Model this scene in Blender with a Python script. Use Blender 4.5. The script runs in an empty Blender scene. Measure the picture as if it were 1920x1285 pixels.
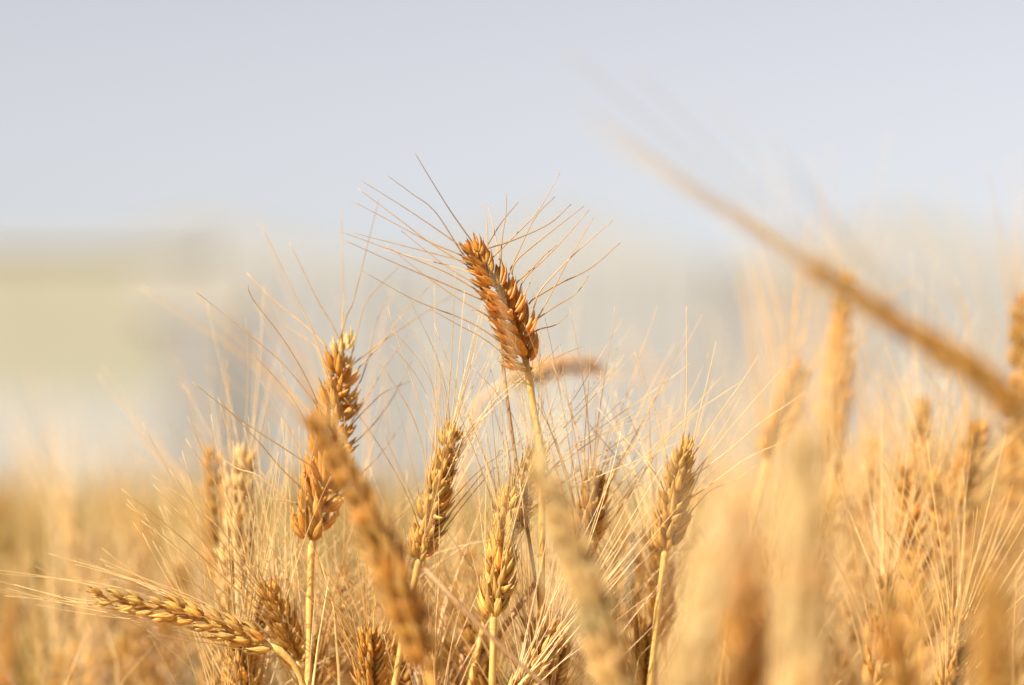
import bpy, math, random
import numpy as np
from mathutils import Vector, Matrix

random.seed(11)
rng = np.random.default_rng(11)
R = math.radians
scene = bpy.context.scene
col = scene.collection

# ------------------------------------------------------------------ camera, sky, sun, exposure
CAM_H = 0.86
PITCH = R(2.82)
LENS, SENSOR, W_PX, H_PX = 100.0, 36.0, 1920.0, 1285.0
F_PX = LENS / SENSOR * W_PX
FOCUS = 1.17

cd = bpy.data.cameras.new('camera')
cd.lens, cd.sensor_width = LENS, SENSOR
cd.clip_start, cd.clip_end = 0.05, 3000
cd.dof.use_dof = True
cd.dof.focus_distance = FOCUS
cd.dof.aperture_fstop = 3.7
cd.dof.aperture_blades = 9
cd.dof.aperture_rotation = R(12)
cam = bpy.data.objects.new('camera', cd)
col.objects.link(cam)
cam.location = (0, 0, CAM_H)
cam.rotation_euler = (R(90) + PITCH, 0, 0)
scene.camera = cam

SUN_EL, SUN_AZ = R(41), R(231)        # azimuth clockwise from +Y (view direction): from the left, a little behind the camera
world = bpy.data.worlds.new('World')
scene.world = world
world.use_nodes = True
wn = world.node_tree
bg = wn.nodes['Background']
sky = wn.nodes.new('ShaderNodeTexSky')
sky.sky_type = 'NISHITA'
sky.sun_disc = False
sky.sun_elevation, sky.sun_rotation = SUN_EL, SUN_AZ
sky.air_density, sky.dust_density, sky.ozone_density = 0.9, 1.0, 1.6
hs = wn.nodes.new('ShaderNodeHueSaturation')
hs.inputs['Saturation'].default_value = 0.2
hs.inputs['Hue'].default_value = 0.535
wn.links.new(sky.outputs['Color'], hs.inputs['Color'])
wn.links.new(hs.outputs['Color'], bg.inputs['Color'])
bg.inputs['Strength'].default_value = 0.0615

sl = bpy.data.lights.new('sun', 'SUN')
sl.energy, sl.angle, sl.color = 5.0, R(0.53), (1.0, 0.962, 0.89)
sun = bpy.data.objects.new('sun', sl)
col.objects.link(sun)
sdir = Vector((math.sin(SUN_AZ) * math.cos(SUN_EL), math.cos(SUN_AZ) * math.cos(SUN_EL), math.sin(SUN_EL)))
sun.rotation_euler = sdir.to_track_quat('Z', 'Y').to_euler()
sun.location = sdir * 30

vs = scene.view_settings
vs.view_transform, vs.look, vs.gamma, vs.use_curve_mapping = 'Standard', 'None', 1.0, False
vs.exposure = 1.12
scene.cycles.max_bounces = 10
scene.cycles.diffuse_bounces = 8
scene.cycles.transmission_bounces = 8
scene.cycles.use_denoising = True

FWD = Vector((0, math.cos(PITCH), math.sin(PITCH)))
UP = Vector((0, -math.sin(PITCH), math.cos(PITCH)))
CAMP = Vector((0, 0, CAM_H))


def at(px, py, d):
    """Point of the place seen at photo pixel (px, py) at depth d metres."""
    return CAMP + FWD * d + Vector((1, 0, 0)) * ((px - W_PX / 2) / F_PX * d) + UP * (-(py - H_PX / 2) / F_PX * d)


def to_px(p):
    v = p - CAMP
    d = v.dot(FWD)
    return (v.x / d * F_PX + W_PX / 2, -v.dot(UP) / d * F_PX + H_PX / 2, d)


# ------------------------------------------------------------------ materials
def mat(name):
    m = bpy.data.materials.new(name)
    m.use_nodes = True
    nt = m.node_tree
    return m, nt, nt.nodes['Principled BSDF'], nt.nodes['Material Output']


def plant_mat(name, lo, hi, rough, transl, streak, bump=0.25, spec=0.4, blotch=0.35):
    m, nt, b, out = mat(name)
    N, L = nt.nodes, nt.links
    tc = N.new('ShaderNodeTexCoord')
    oi = N.new('ShaderNodeObjectInfo')
    mp = N.new('ShaderNodeMapping')
    mp.inputs['Scale'].default_value = streak
    L.new(tc.outputs['Object'], mp.inputs['Vector'])
    addv = N.new('ShaderNodeVectorMath')
    addv.operation = 'ADD'
    sc = N.new('ShaderNodeMath')
    sc.operation = 'MULTIPLY'
    sc.inputs[1].default_value = 37.0
    L.new(oi.outputs['Random'], sc.inputs[0])
    L.new(mp.outputs['Vector'], addv.inputs[0])
    L.new(sc.outputs[0], addv.inputs[1])
    n1 = N.new('ShaderNodeTexNoise')
    n1.inputs['Scale'].default_value = 1.0
    n1.inputs['Detail'].default_value = 3.0
    L.new(addv.outputs['Vector'], n1.inputs['Vector'])
    n2 = N.new('ShaderNodeTexNoise')
    n2.inputs['Scale'].default_value = 260.0
    n2.inputs['Detail'].default_value = 2.0
    L.new(tc.outputs['Object'], n2.inputs['Vector'])
    ramp = N.new('ShaderNodeValToRGB')
    ramp.color_ramp.elements[0].position, ramp.color_ramp.elements[0].color = 0.32, (*lo, 1)
    ramp.color_ramp.elements[1].position, ramp.color_ramp.elements[1].color = 0.68, (*hi, 1)
    L.new(n1.outputs['Fac'], ramp.inputs['Fac'])
    # per-piece variation and the object's own tint
    hsv = N.new('ShaderNodeHueSaturation')
    mr = N.new('ShaderNodeMapRange')
    mr.inputs['To Min'].default_value, mr.inputs['To Max'].default_value = 0.82, 1.15
    L.new(oi.outputs['Random'], mr.inputs['Value'])
    L.new(mr.outputs['Result'], hsv.inputs['Value'])
    L.new(ramp.outputs['Color'], hsv.inputs['Color'])
    mul = N.new('ShaderNodeMix')
    mul.data_type, mul.blend_type = 'RGBA', 'MULTIPLY'
    mul.inputs['Factor'].default_value = 1.0
    L.new(hsv.outputs['Color'], mul.inputs['A'])
    L.new(oi.outputs['Color'], mul.inputs['B'])
    bl = N.new('ShaderNodeMix')
    bl.data_type, bl.blend_type = 'RGBA', 'MULTIPLY'
    bf = N.new('ShaderNodeMapRange')
    bf.inputs['From Min'].default_value, bf.inputs['From Max'].default_value = 0.5, 0.75
    bf.inputs['To Max'].default_value = blotch
    L.new(n2.outputs['Fac'], bf.inputs['Value'])
    L.new(bf.outputs['Result'], bl.inputs['Factor'])
    L.new(mul.outputs['Result'], bl.inputs['A'])
    bl.inputs['B'].default_value = (0.62, 0.45, 0.3, 1)
    mg = N.new('ShaderNodeAttribute')
    mg.attribute_name = 'margin'
    mgf = N.new('ShaderNodeMath')
    mgf.operation = 'MULTIPLY'
    mgf.inputs[1].default_value = 0.6
    L.new(mg.outputs['Fac'], mgf.inputs[0])
    pm_ = N.new('ShaderNodeMix')
    pm_.data_type = 'RGBA'
    L.new(mgf.outputs[0], pm_.inputs['Factor'])
    L.new(bl.outputs['Result'], pm_.inputs['A'])
    pm_.inputs['B'].default_value = (0.86, 0.67, 0.34, 1)
    colr = pm_.outputs['Result']
    L.new(colr, b.inputs['Base Color'])
    b.inputs['Roughness'].default_value = rough
    b.inputs['Specular IOR Level'].default_value = spec
    bp = N.new('ShaderNodeBump')
    bp.inputs['Strength'].default_value = bump
    bp.inputs['Distance'].default_value = 0.0006
    L.new(n1.outputs['Fac'], bp.inputs['Height'])
    L.new(bp.outputs['Normal'], b.inputs['Normal'])
    tr = N.new('ShaderNodeBsdfTranslucent')
    L.new(colr, tr.inputs['Color'])
    mx = N.new('ShaderNodeMixShader')
    mx.inputs['Fac'].default_value = transl
    L.new(b.outputs[0], mx.inputs[1])
    L.new(tr.outputs[0], mx.inputs[2])
    L.new(mx.outputs[0], out.inputs['Surface'])
    return m


M_HUSK = plant_mat('straw_husk', (0.58, 0.325, 0.055), (0.86, 0.62, 0.19), 0.55, 0.48, (1500, 1500, 90), 0.9, 0.22)
M_AWN = plant_mat('straw_awn', (0.72, 0.52, 0.23), (0.86, 0.69, 0.39), 0.36, 0.34, (300, 300, 40), 0.0, 0.4, 0.1)
M_STEM = plant_mat('straw_stem', (0.60, 0.38, 0.11), (0.74, 0.52, 0.19), 0.36, 0.12, (1100, 1100, 25), 0.4, 0.5)
M_LEAF = plant_mat('dry_leaf', (0.62, 0.42, 0.17), (0.80, 0.62, 0.32), 0.5, 0.35, (700, 700, 20), 0.4, 0.4)
M_OLD = plant_mat('weathered_straw', (0.20, 0.125, 0.06), (0.34, 0.21, 0.10), 0.6, 0.08, (1100, 1100, 25), 0.5, 0.3)


def surf_mat(name, c1, c2, scale, rough=0.85, bump=0.2, dist=0.01):
    m, nt, b, out = mat(name)
    N, L = nt.nodes, nt.links
    tc = N.new('ShaderNodeTexCoord')
    n = N.new('ShaderNodeTexNoise')
    n.inputs['Scale'].default_value = scale
    n.inputs['Detail'].default_value = 6
    L.new(tc.outputs['Object'], n.inputs['Vector'])
    r = N.new('ShaderNodeValToRGB')
    r.color_ramp.elements[0].position, r.color_ramp.elements[0].color = 0.3, (*c1, 1)
    r.color_ramp.elements[1].position, r.color_ramp.elements[1].color = 0.7, (*c2, 1)
    L.new(n.outputs['Fac'], r.inputs['Fac'])
    L.new(r.outputs['Color'], b.inputs['Base Color'])
    b.inputs['Roughness'].default_value = rough
    bp = N.new('ShaderNodeBump')
    bp.inputs['Strength'].default_value, bp.inputs['Distance'].default_value = bump, dist
    L.new(n.outputs['Fac'], bp.inputs['Height'])
    L.new(bp.outputs['Normal'], b.inputs['Normal'])
    return m


M_SOIL = surf_mat('dry_soil', (0.30, 0.20, 0.11), (0.42, 0.30, 0.17), 14, 0.95, 0.6, 0.02)
M_SHED = surf_mat('pale_panel', (0.30, 0.29, 0.268), (0.33, 0.32, 0.296), 1.2, 0.6)
M_HOUSEROOF = surf_mat('faded_roof', (0.25, 0.24, 0.215), (0.28, 0.27, 0.24), 1.5, 0.8)
M_YELLOW = surf_mat('yellow_plaster', (0.255, 0.238, 0.168), (0.285, 0.267, 0.192), 1.5, 0.9)
M_PALEWALL = surf_mat('whitewash', (0.275, 0.268, 0.242), (0.31, 0.302, 0.272), 2, 0.9)
M_BROWN = surf_mat('brown_roof', (0.285, 0.265, 0.222), (0.315, 0.295, 0.25), 3, 0.85)
M_GREYDOOR = surf_mat('grey_metal', (0.205, 0.193, 0.170), (0.225, 0.213, 0.188), 2, 0.6)
M_TAUPE = surf_mat('taupe_render', (0.22, 0.207, 0.187), (0.25, 0.235, 0.212), 2, 0.9)
M_GLASS = surf_mat('window_pane', (0.10, 0.12, 0.13), (0.14, 0.16, 0.17), 2, 0.1)


# ------------------------------------------------------------------ mesh helpers
def new_mesh(name, verts, faces, m, smooth=True, edge=None):
    me = bpy.data.meshes.new(name)
    me.from_pydata([tuple(v) for v in verts], [], faces)
    me.materials.append(m)
    if smooth:
        me.polygons.foreach_set('use_smooth', [True] * len(me.polygons))
    if edge:
        at_e = me.attributes.new('margin', 'FLOAT', 'POINT')
        at_e.data.foreach_set('value', [min(1.0, e) for e in edge])
    me.update()
    return me


def link(name, me, parent=None, mtx=None, color=None):
    o = bpy.data.objects.new(name, me)
    col.objects.link(o)
    if parent is not None:
        o.parent = parent
    if mtx is not None:
        o.matrix_basis = mtx
    if color is not None:
        o.color = (*color, 1)
    return o


def tag(o, label=None, cat=None, group=None, kind=None):
    for k, v in (('label', label), ('category', cat), ('group', group), ('kind', kind)):
        if v:
            o[k] = v
    return o


def spline(pts, n):
    """Catmull-Rom through pts, n samples (Vectors)."""
    P = [Vector(p) for p in pts]
    if len(P) == 2:
        return [P[0].lerp(P[1], i / (n - 1)) for i in range(n)]
    P = [P[0] * 2 - P[1]] + P + [P[-1] * 2 - P[-2]]
    L = [0.0]
    for i in range(1, len(P) - 2):
        L.append(L[-1] + (P[i + 1] - P[i]).length)
    out = []
    for k in range(n):
        s = L[-1] * k / (n - 1)
        j = 0
        while j < len(L) - 2 and s > L[j + 1]:
            j += 1
        t = (s - L[j]) / max(L[j + 1] - L[j], 1e-9)
        p0, p1, p2, p3 = P[j], P[j + 1], P[j + 2], P[j + 3]
        out.append(0.5 * ((2 * p1) + (p2 - p0) * t + (2 * p0 - 5 * p1 + 4 * p2 - p3) * t * t + (3 * p1 - p0 - 3 * p2 + p3) * t ** 3))
    return out


def frames(pts, x0=None):
    """Parallel-transported frames: list of (p, x, y, z) with z the tangent."""
    n = len(pts)
    out = []
    x = Vector(x0) if x0 is not None else Vector((1, 0, 0.01))
    for i in range(n):
        z = (pts[min(i + 1, n - 1)] - pts[max(i - 1, 0)]).normalized()
        x = (x - z * x.dot(z))
        if x.length < 1e-5:
            x = z.orthogonal()
        x.normalize()
        out.append((pts[i], x.copy(), z.cross(x), z))
    return out


def tube_geo(pts, radii, sides, verts, faces, cap=True):
    fr = frames(pts)
    b0 = len(verts)
    for i, (p, x, y, z) in enumerate(fr):
        for k in range(sides):
            a = 2 * math.pi * k / sides
            verts.append(p + (x * math.cos(a) + y * math.sin(a)) * radii[i])
    for i in range(len(pts) - 1):
        for k in range(sides):
            a, b = b0 + i * sides + k, b0 + i * sides + (k + 1) % sides
            faces.append((a, b, b + sides, a + sides))
    if cap:
        faces.append(tuple(b0 + k for k in range(sides))[::-1])
        faces.append(tuple(b0 + (len(pts) - 1) * sides + k for k in range(sides)))


def box_geo(x0, x1, y0, y1, z0, z1, verts, faces):
    b = len(verts)
    for z in (z0, z1):
        for (x, y) in ((x0, y0), (x1, y0), (x1, y1), (x0, y1)):
            verts.append((x, y, z))
    for f in ((3, 2, 1, 0), (4, 5, 6, 7), (0, 1, 5, 4), (1, 2, 6, 5), (2, 3, 7, 6), (3, 0, 4, 7)):
        faces.append(tuple(b + i for i in f))


def box(name, ext, m, parent=None):
    v, f = [], []
    box_geo(*ext, v, f)
    return link(name, new_mesh(name, v, f, m, False), parent)


# ------------------------------------------------------------------ the ground and the far buildings
v, f = [], []
NG = 60
for i in range(NG + 1):
    for j in range(NG + 1):
        sx, sy = (i / NG * 2 - 1), (j / NG * 2 - 1)
        x, y = 1500 * sx * abs(sx) ** 2, 1500 * sy * abs(sy) ** 2
        v.append((x, y, 0.02 * math.sin(x * 3.1 + y) * math.sin(y * 2.3) if abs(x) < 40 and abs(y) < 30 else -0.01))
for i in range(NG):
    for j in range(NG):
        a = i * (NG + 1) + j
        f.append((a, a + NG + 1, a + NG + 2, a + 1))
tag(link('ground', new_mesh('ground', v, f, M_SOIL)), kind='structure', label='dry brown soil under the wheat')


def empty(name, loc):
    o = bpy.data.objects.new(name, None)
    o.empty_display_size = 0.05
    col.objects.link(o)
    o.location = loc
    return o


DB = 42.0


def wx(px, d): return (px - W_PX / 2) / F_PX * d
def wz(py, d): return at(960, py, d).z


# a row of pale gabled sheds across the far edge of the field
def shed(xa, xb, d, yeave, yridge, label):
    s = empty('farm_shed', ((xa + xb) / 2, d, 0))
    tag(s, label, 'shed', 'row of pale sheds beyond the field')
    hw, ze, zr, D = (xb - xa) / 2 - 0.03, wz(yeave, d), wz(yridge, d), 9.0
    v = [(-hw, .1, 0), (hw, .1, 0), (hw, .1, ze), (0, .1, zr), (-hw, .1, ze), (-hw, D, 0), (hw, D, 0), (hw, D, ze), (0, D, zr), (-hw, D, ze)]
    f = [(0, 1, 2, 3, 4), (9, 8, 7, 6, 5), (0, 4, 9, 5), (2, 1, 6, 7), (1, 0, 5, 6), (3, 2, 7, 8), (4, 3, 8, 9)]
    link('wall', new_mesh('wall', v, f, M_SHED, False), s)
    t = .06
    for sg in (-1, 1):
        v = [(0, .094, zr + .003), (sg * hw, .094, ze + .003), (sg * hw, D + .05, ze + .003), (0, D + .05, zr + .003)]
        v += [(x, y, z + t) for x, y, z in v]
        f = [(0, 1, 2, 3), (7, 6, 5, 4), (0, 4, 5, 1), (1, 5, 6, 2), (2, 6, 7, 3), (3, 7, 4, 0)]
        link('roof', new_mesh('roof', v, f, M_SHED, False), s)
    n_ = int(2 * hw)
    w_ = 2 * hw / n_
    pv, pf = [], []
    box_geo(-w_ / 2 + .012, w_ / 2 - .012, 0.0, 0.097, 0.02, ze - .02, pv, pf)
    for k in range(3):
        box_geo(-w_ * .34 + k * w_ * .3, -w_ * .28 + k * w_ * .3, -0.03, 0.002, 0.03, ze - .03, pv, pf)
    pm = new_mesh('wall_panel', pv, pf, M_SHED, False)
    for k in range(n_):
        link('wall_panel', pm, s, Matrix.Translation((-hw + w_ * (k + .5), 0, 0)))
    dd = box('door', (-.8, .8, -0.08, -0.035, 0.02, 2.3), M_SHED, s)
    box('handle', (.55, .65, -0.13, -0.081, 1.0, 1.2), M_GREYDOOR, dd)


for (xa_, xb_, ye_, yr_, lab_) in ((-22, -8.2, 490, 430, 'pale gabled shed behind the yellow farmhouse'), (-8.2, -1.9, 480, 418, 'pale gabled shed behind the large brown ear'),
                                   (-1.9, 3.3, 476, 408, 'pale gabled shed behind the tall middle ear'), (3.3, 9.6, 482, 412, 'pale gabled shed behind the diagonal ear'),
                                   (9.6, 22, 478, 405, 'pale gabled shed beyond the right edge')):
    shed(xa_, xb_, 46.0, ye_ + 14, yr_ - 14, lab_)

# yellow farmhouse at the left
d = 40.0
h = empty('farm_house', (wx(0, d), d, 0))
tag(h, 'blurred pale yellow farmhouse far away at the left edge', 'house')
L0, L1 = wx(-480, d) - wx(0, d), wx(345, d) - wx(0, d)
zw, zb = wz(478, d), wz(735, d)
box('wall', (L0, L1, 0, 1.4, 0, zw), M_YELLOW, h)
box('plinth', (L0 - 0.05, L1 + 0.05, -0.12, -0.004, 0, zb), M_PALEWALL, h)
v = [(L0 - .4, -.06, zw + .003), (L1 + .3, -.06, zw + .003), (L1 + .3, 1.5, zw + .003), (L0 - .4, 1.5, zw + .003),
     (L0 - .4, -.06, zw + .14), (L1 + .3, -.06, zw + .14), (L1 + .3, 1.5, zw + .14), (L0 - .4, 1.5, zw + .14),
     (L0 - .4, .7, zw + .30), (L1 + .3, .7, zw + .30)]
f = [(3, 2, 1, 0), (0, 1, 5, 4), (2, 3, 7, 6), (4, 5, 9, 8), (6, 7, 8, 9), (1, 2, 6, 9, 5), (3, 0, 4, 8, 7)]
link('roof', new_mesh('roof', v, f, M_HOUSEROOF, False), h)
for xx in (-2.6,):
    w = box('window', (xx, xx + 0.9, -0.05, -0.006, zb + 0.5, zb + 1.3), M_PALEWALL, h)
    box('pane', (xx + 0.08, xx + 0.82, -0.07, -0.052, zb + 0.58, zb + 1.22), M_GLASS, w)

# brown lean-to beside the house
d = 39.0
h = empty('lean_to', (wx(400, d), d, 0))
tag(h, 'blurred brown lean-to with grey metal door beside the yellow farmhouse', 'outbuilding')
xa, xb = wx(300, d) - wx(400, d), wx(455, d) - wx(400, d)
zt = wz(500, d)
box('wall', (xa, xb, 0, 0.95, 0, zt - 0.7), M_TAUPE, h)
box('roof', (xa - 0.35, xb + 0.12, -0.03, 0.98, zt - 0.696, zt), M_BROWN, h)
dd = box('door', (xa + 0.2, xb - 0.1, -0.06, -0.004, 0.02, zt - 0.95), M_GREYDOOR, h)
box('handle', (xa + 0.3, xa + 0.36, -0.1, -0.062, 1.0, 1.2), M_BROWN, dd)

# taupe store on the right
d = 40.0
h = empty('brick_store', (wx(1450, d), d, 0))
tag(h, 'blurred taupe store building far behind the right-hand ears', 'outbuilding')
xa, xb = wx(1385, d) - wx(1450, d), wx(1590, d) - wx(1450, d)
zt = wz(520, d)
box('wall', (xa, xb, 0, 3, 0, zt), M_TAUPE, h)
box('roof', (xa - 0.05, xb + 0.05, -0.03, 3.05, zt + 0.003, zt + 0.15), M_PALEWALL, h)
dd = box('door', (xa + 0.25, xa + 1.05, -0.06, -0.004, 0.02, 1.95), M_GREYDOOR, h)
box('handle', (xa + 0.32, xa + 0.38, -0.1, -0.062, 1.0, 1.15), M_BROWN, dd)


# ------------------------------------------------------------------ pieces of an ear (metres)
def husk_geo(L, Wd, D, verts, faces, mtx=None, edge=None, beak=0.12, rings=8, open_half=True, keel=0.12):
    """A boat-shaped husk along +Z with its back towards +X: crescent section with real thickness."""
    no, ni = (9, 7)
    b0 = len(verts)
    mtx = mtx or Matrix.Identity(4)
    sec = no + ni
    for i in range(rings + 1):
        t = i / rings
        prof = (math.sin(math.pi * min(t / 0.96, 1) ** 0.62) ** 0.85) if 0 < t < 0.96 else 0.0
        prof = max(prof, 0.22 * (1 - t) if t < 0.15 else 0.0, 0.045 * (1 - t) + 0.02)
        w, dpt = Wd * 0.5 * prof, D * 0.75 * prof
        bend = D * 0.35 * math.sin(math.pi * t) - D * 0.25 * max(0, t - 0.8) * 2
        for k in range(no):
            a = R(-112 + 224 * k / (no - 1))
            kk = 1 + keel * max(0, 1 - abs(a) / 0.35)
            verts.append(mtx @ Vector((bend + dpt * math.cos(a) * kk, w * math.sin(a), L * t)))
            if edge is not None:
                edge.append(max(0, (abs(a) - 1.1) / 0.85, (t - 0.72) * 2.2))
        for k in range(ni):
            a = R(106 - 212 * k / (ni - 1))
            q = 0.80
            verts.append(mtx @ Vector((bend + dpt * math.cos(a) * q - 0.00004, w * math.sin(a) * q, L * t * 0.995)))
            if edge is not None:
                edge.append(0.6)
    for i in range(rings):
        for k in range(sec):
            a, b = b0 + i * sec + k, b0 + i * sec + (k + 1) % sec
            faces.append((a, b, b + sec, a + sec))
    faces.append(tuple(b0 + k for k in range(sec))[::-1])
    faces.append(tuple(b0 + rings * sec + k for k in range(sec)))


def seed_geo(L, Wd, D, verts, faces, mtx=None, rings=8, sides=9):
    mtx = mtx or Matrix.Identity(4)
    b0 = len(verts)
    for i in range(rings + 1):
        t = i / rings
        prof = max(math.sin(math.pi * t ** 0.72) ** 0.8 if 0 < t < 1 else 0, 0.06)
        for k in range(sides):
            a = 2 * math.pi * k / sides
            verts.append(mtx @ Vector((D * .5 * prof * math.cos(a) + D * .2 * math.sin(math.pi * t), Wd * .5 * prof * math.sin(a), L * t)))
    for i in range(rings):
        for k in range(sides):
            a, b = b0 + i * sides + k, b0 + i * sides + (k + 1) % sides
            faces.append((a, b, b + sides, a + sides))
    faces.append(tuple(b0 + k for k in range(sides))[::-1])
    faces.append(tuple(b0 + rings * sides + k for k in range(sides)))


def jitter(verts, s):
    return [Vector(p) + Vector((random.gauss(0, s), random.gauss(0, s), random.gauss(0, s))) for p in verts]


def husk_mesh(name, L, Wd, D):
    v, f, e = [], [], []
    husk_geo(L, Wd, D, v, f, edge=e)
    return new_mesh(name, jitter(v, 0.00006), f, M_HUSK, edge=e)


LEMMA = [husk_mesh('lemma', 0.0110 + random.uniform(-.0012, .0012), 0.0036, 0.0023) for _ in range(4)]
GLUME = [husk_mesh('glume', 0.0096 + random.uniform(-.0010, .0010), 0.0034, 0.0020) for _ in range(3)]


def rx(a): return Matrix.Rotation(a, 4, 'X')
def ry(a): return Matrix.Rotation(a, 4, 'Y')
def rz(a): return Matrix.Rotation(a, 4, 'Z')
def tr(x, y, z): return Matrix.Translation((x, y, z))


def spikelet_layout(rnd):
    """Local frames of the pieces of one spikelet: Z along it, X away from the rachis, Y the fan."""
    g = lambda s: rnd.gauss(0, s)
    fan = R(18 + g(4))
    lem = []
    for k in (-1, 1):
        lem.append(tr(0.0004, k * 0.0015, 0.0012) @ rx(-k * (fan + g(.05))) @ ry(R(4) + g(.05)) @ rz(k * R(62 + g(8))))
    lem.append(tr(0.0013, 0, 0.0022) @ rx(g(.12)) @ ry(R(13) + g(.08)) @ rz(g(.25)))
    glu = []
    for k in (-1, 1):
        flare = R(abs(g(9)))
        glu.append(tr(0.0003, k * 0.0019, 0.0) @ rx(-k * (fan * 1.3 + flare + g(.09))) @ ry(R(8) + g(.06)) @ rz(k * R(48 + g(8))))
    return lem, glu


def core_mesh(name):
    v, f = [], []
    seed_geo(0.0088, 0.0046, 0.0034, v, f, tr(0.0004, 0, 0.001))
    tube_geo([Vector((-.0015, 0, -.0022)), Vector((-.0004, 0, -.0004)), Vector((.0002, 0, .0015))], [.0008, .0009, .0008], 6, v, f)
    return new_mesh(name, v, f, M_HUSK)


CORE = [core_mesh('spikelet') for _ in range(2)]
LAYOUTS = [spikelet_layout(random) for _ in range(12)]


def joined_spikelet(lay):
    v, f = [], []
    seed_geo(0.0088, 0.0046, 0.0034, v, f, tr(0.0004, 0, 0.001), 5, 7)
    e = [0.0] * len(v)
    for m in lay[0]:
        husk_geo(0.0110, 0.0036, 0.0023, v, f, m, e, rings=6)
    for m in lay[1]:
        husk_geo(0.0096, 0.0034, 0.0020, v, f, m, e, rings=6)
    return new_mesh('spikelet', v, f, M_HUSK, edge=e)


JOINED = [joined_spikelet(l) for l in LAYOUTS]


def awn_mesh(L, bend, wob, r0=0.00030, r1=0.00009, n=13):
    """Awn from the origin along +Z bending towards +X by 'bend' over its length."""
    p, a, pts = Vector((0, 0, -0.0012)), 0.0, []
    ph = random.uniform(0, 6)
    for i in range(n):
        t = i / (n - 1)
        a = bend * (1 - (1 - t) ** 2.2) + wob * math.sin(3.2 * t + ph) - wob * math.sin(ph)
        side = wob * 0.7 * math.sin(2.3 * t + ph * 2)
        pts.append(p.copy())
        p = p + Vector((math.sin(a), side, math.cos(a))).normalized() * L / (n - 1)
    v, f = [], []
    tube_geo(pts, [r0 + (r1 - r0) * (i / (n - 1)) ** 0.8 for i in range(n)], 4, v, f)
    return new_mesh('awn', v, f, M_AWN)


AWNS = {
    'tight': [awn_mesh(0.058, R(random.uniform(-26, -8)), 0.06) for _ in range(8)],
    'mid': [awn_mesh(0.060, R(random.uniform(-8, 14)), 0.10) for _ in range(10)],
    'wide': [awn_mesh(0.060, R(random.uniform(8, 34)), 0.12) for _ in range(10)],
}


def ear_frames(base, tip, sag, roll, n):
    """n+1 frames along the ear: bowed by sag (metres, world vector)."""
    midp = (base + tip) * 0.5 + sag
    pts = spline([base, midp, tip], n + 1)
    z0 = (pts[1] - pts[0]).normalized()
    x = FWD.cross(z0)
    if x.length < 0.05:
        x = Vector((1, 0, 0))
    x = -x if x.x < -0.5 else x
    x = (x - z0 * x.dot(z0)).normalized()
    y = z0.cross(x)
    x = x * math.cos(roll) + y * math.sin(roll)
    return frames(pts, x)


GOLD = (1.0, 1.0, 1.0)
N_STALK = [0]


def stem_points(base, axis, foot=None, via=None):
    pts = [base + axis * 0.004, base]
    if via:
        pts += via
        a = (pts[-2] - pts[-1]).normalized()
    else:
        a = axis
    p = pts[-1].copy()
    step, a = 0.035, a.copy()
    up = Vector((0.0, 0.0, 1.0))
    while p.z > 0.06:
        a = (a * 0.80 + up * 0.20 + Vector((random.gauss(0, .012), random.gauss(0, .012), 0)))
        a.normalize()
        if a.z < 0.1:                       # a nodding ear: the stem rises before it falls
            a = (a + Vector((0, 0, 0.35))).normalized()
        p = p - a * step
        pts.append(p.copy())
    pts.append(Vector((p.x, p.y, -0.01)))
    return pts


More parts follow.
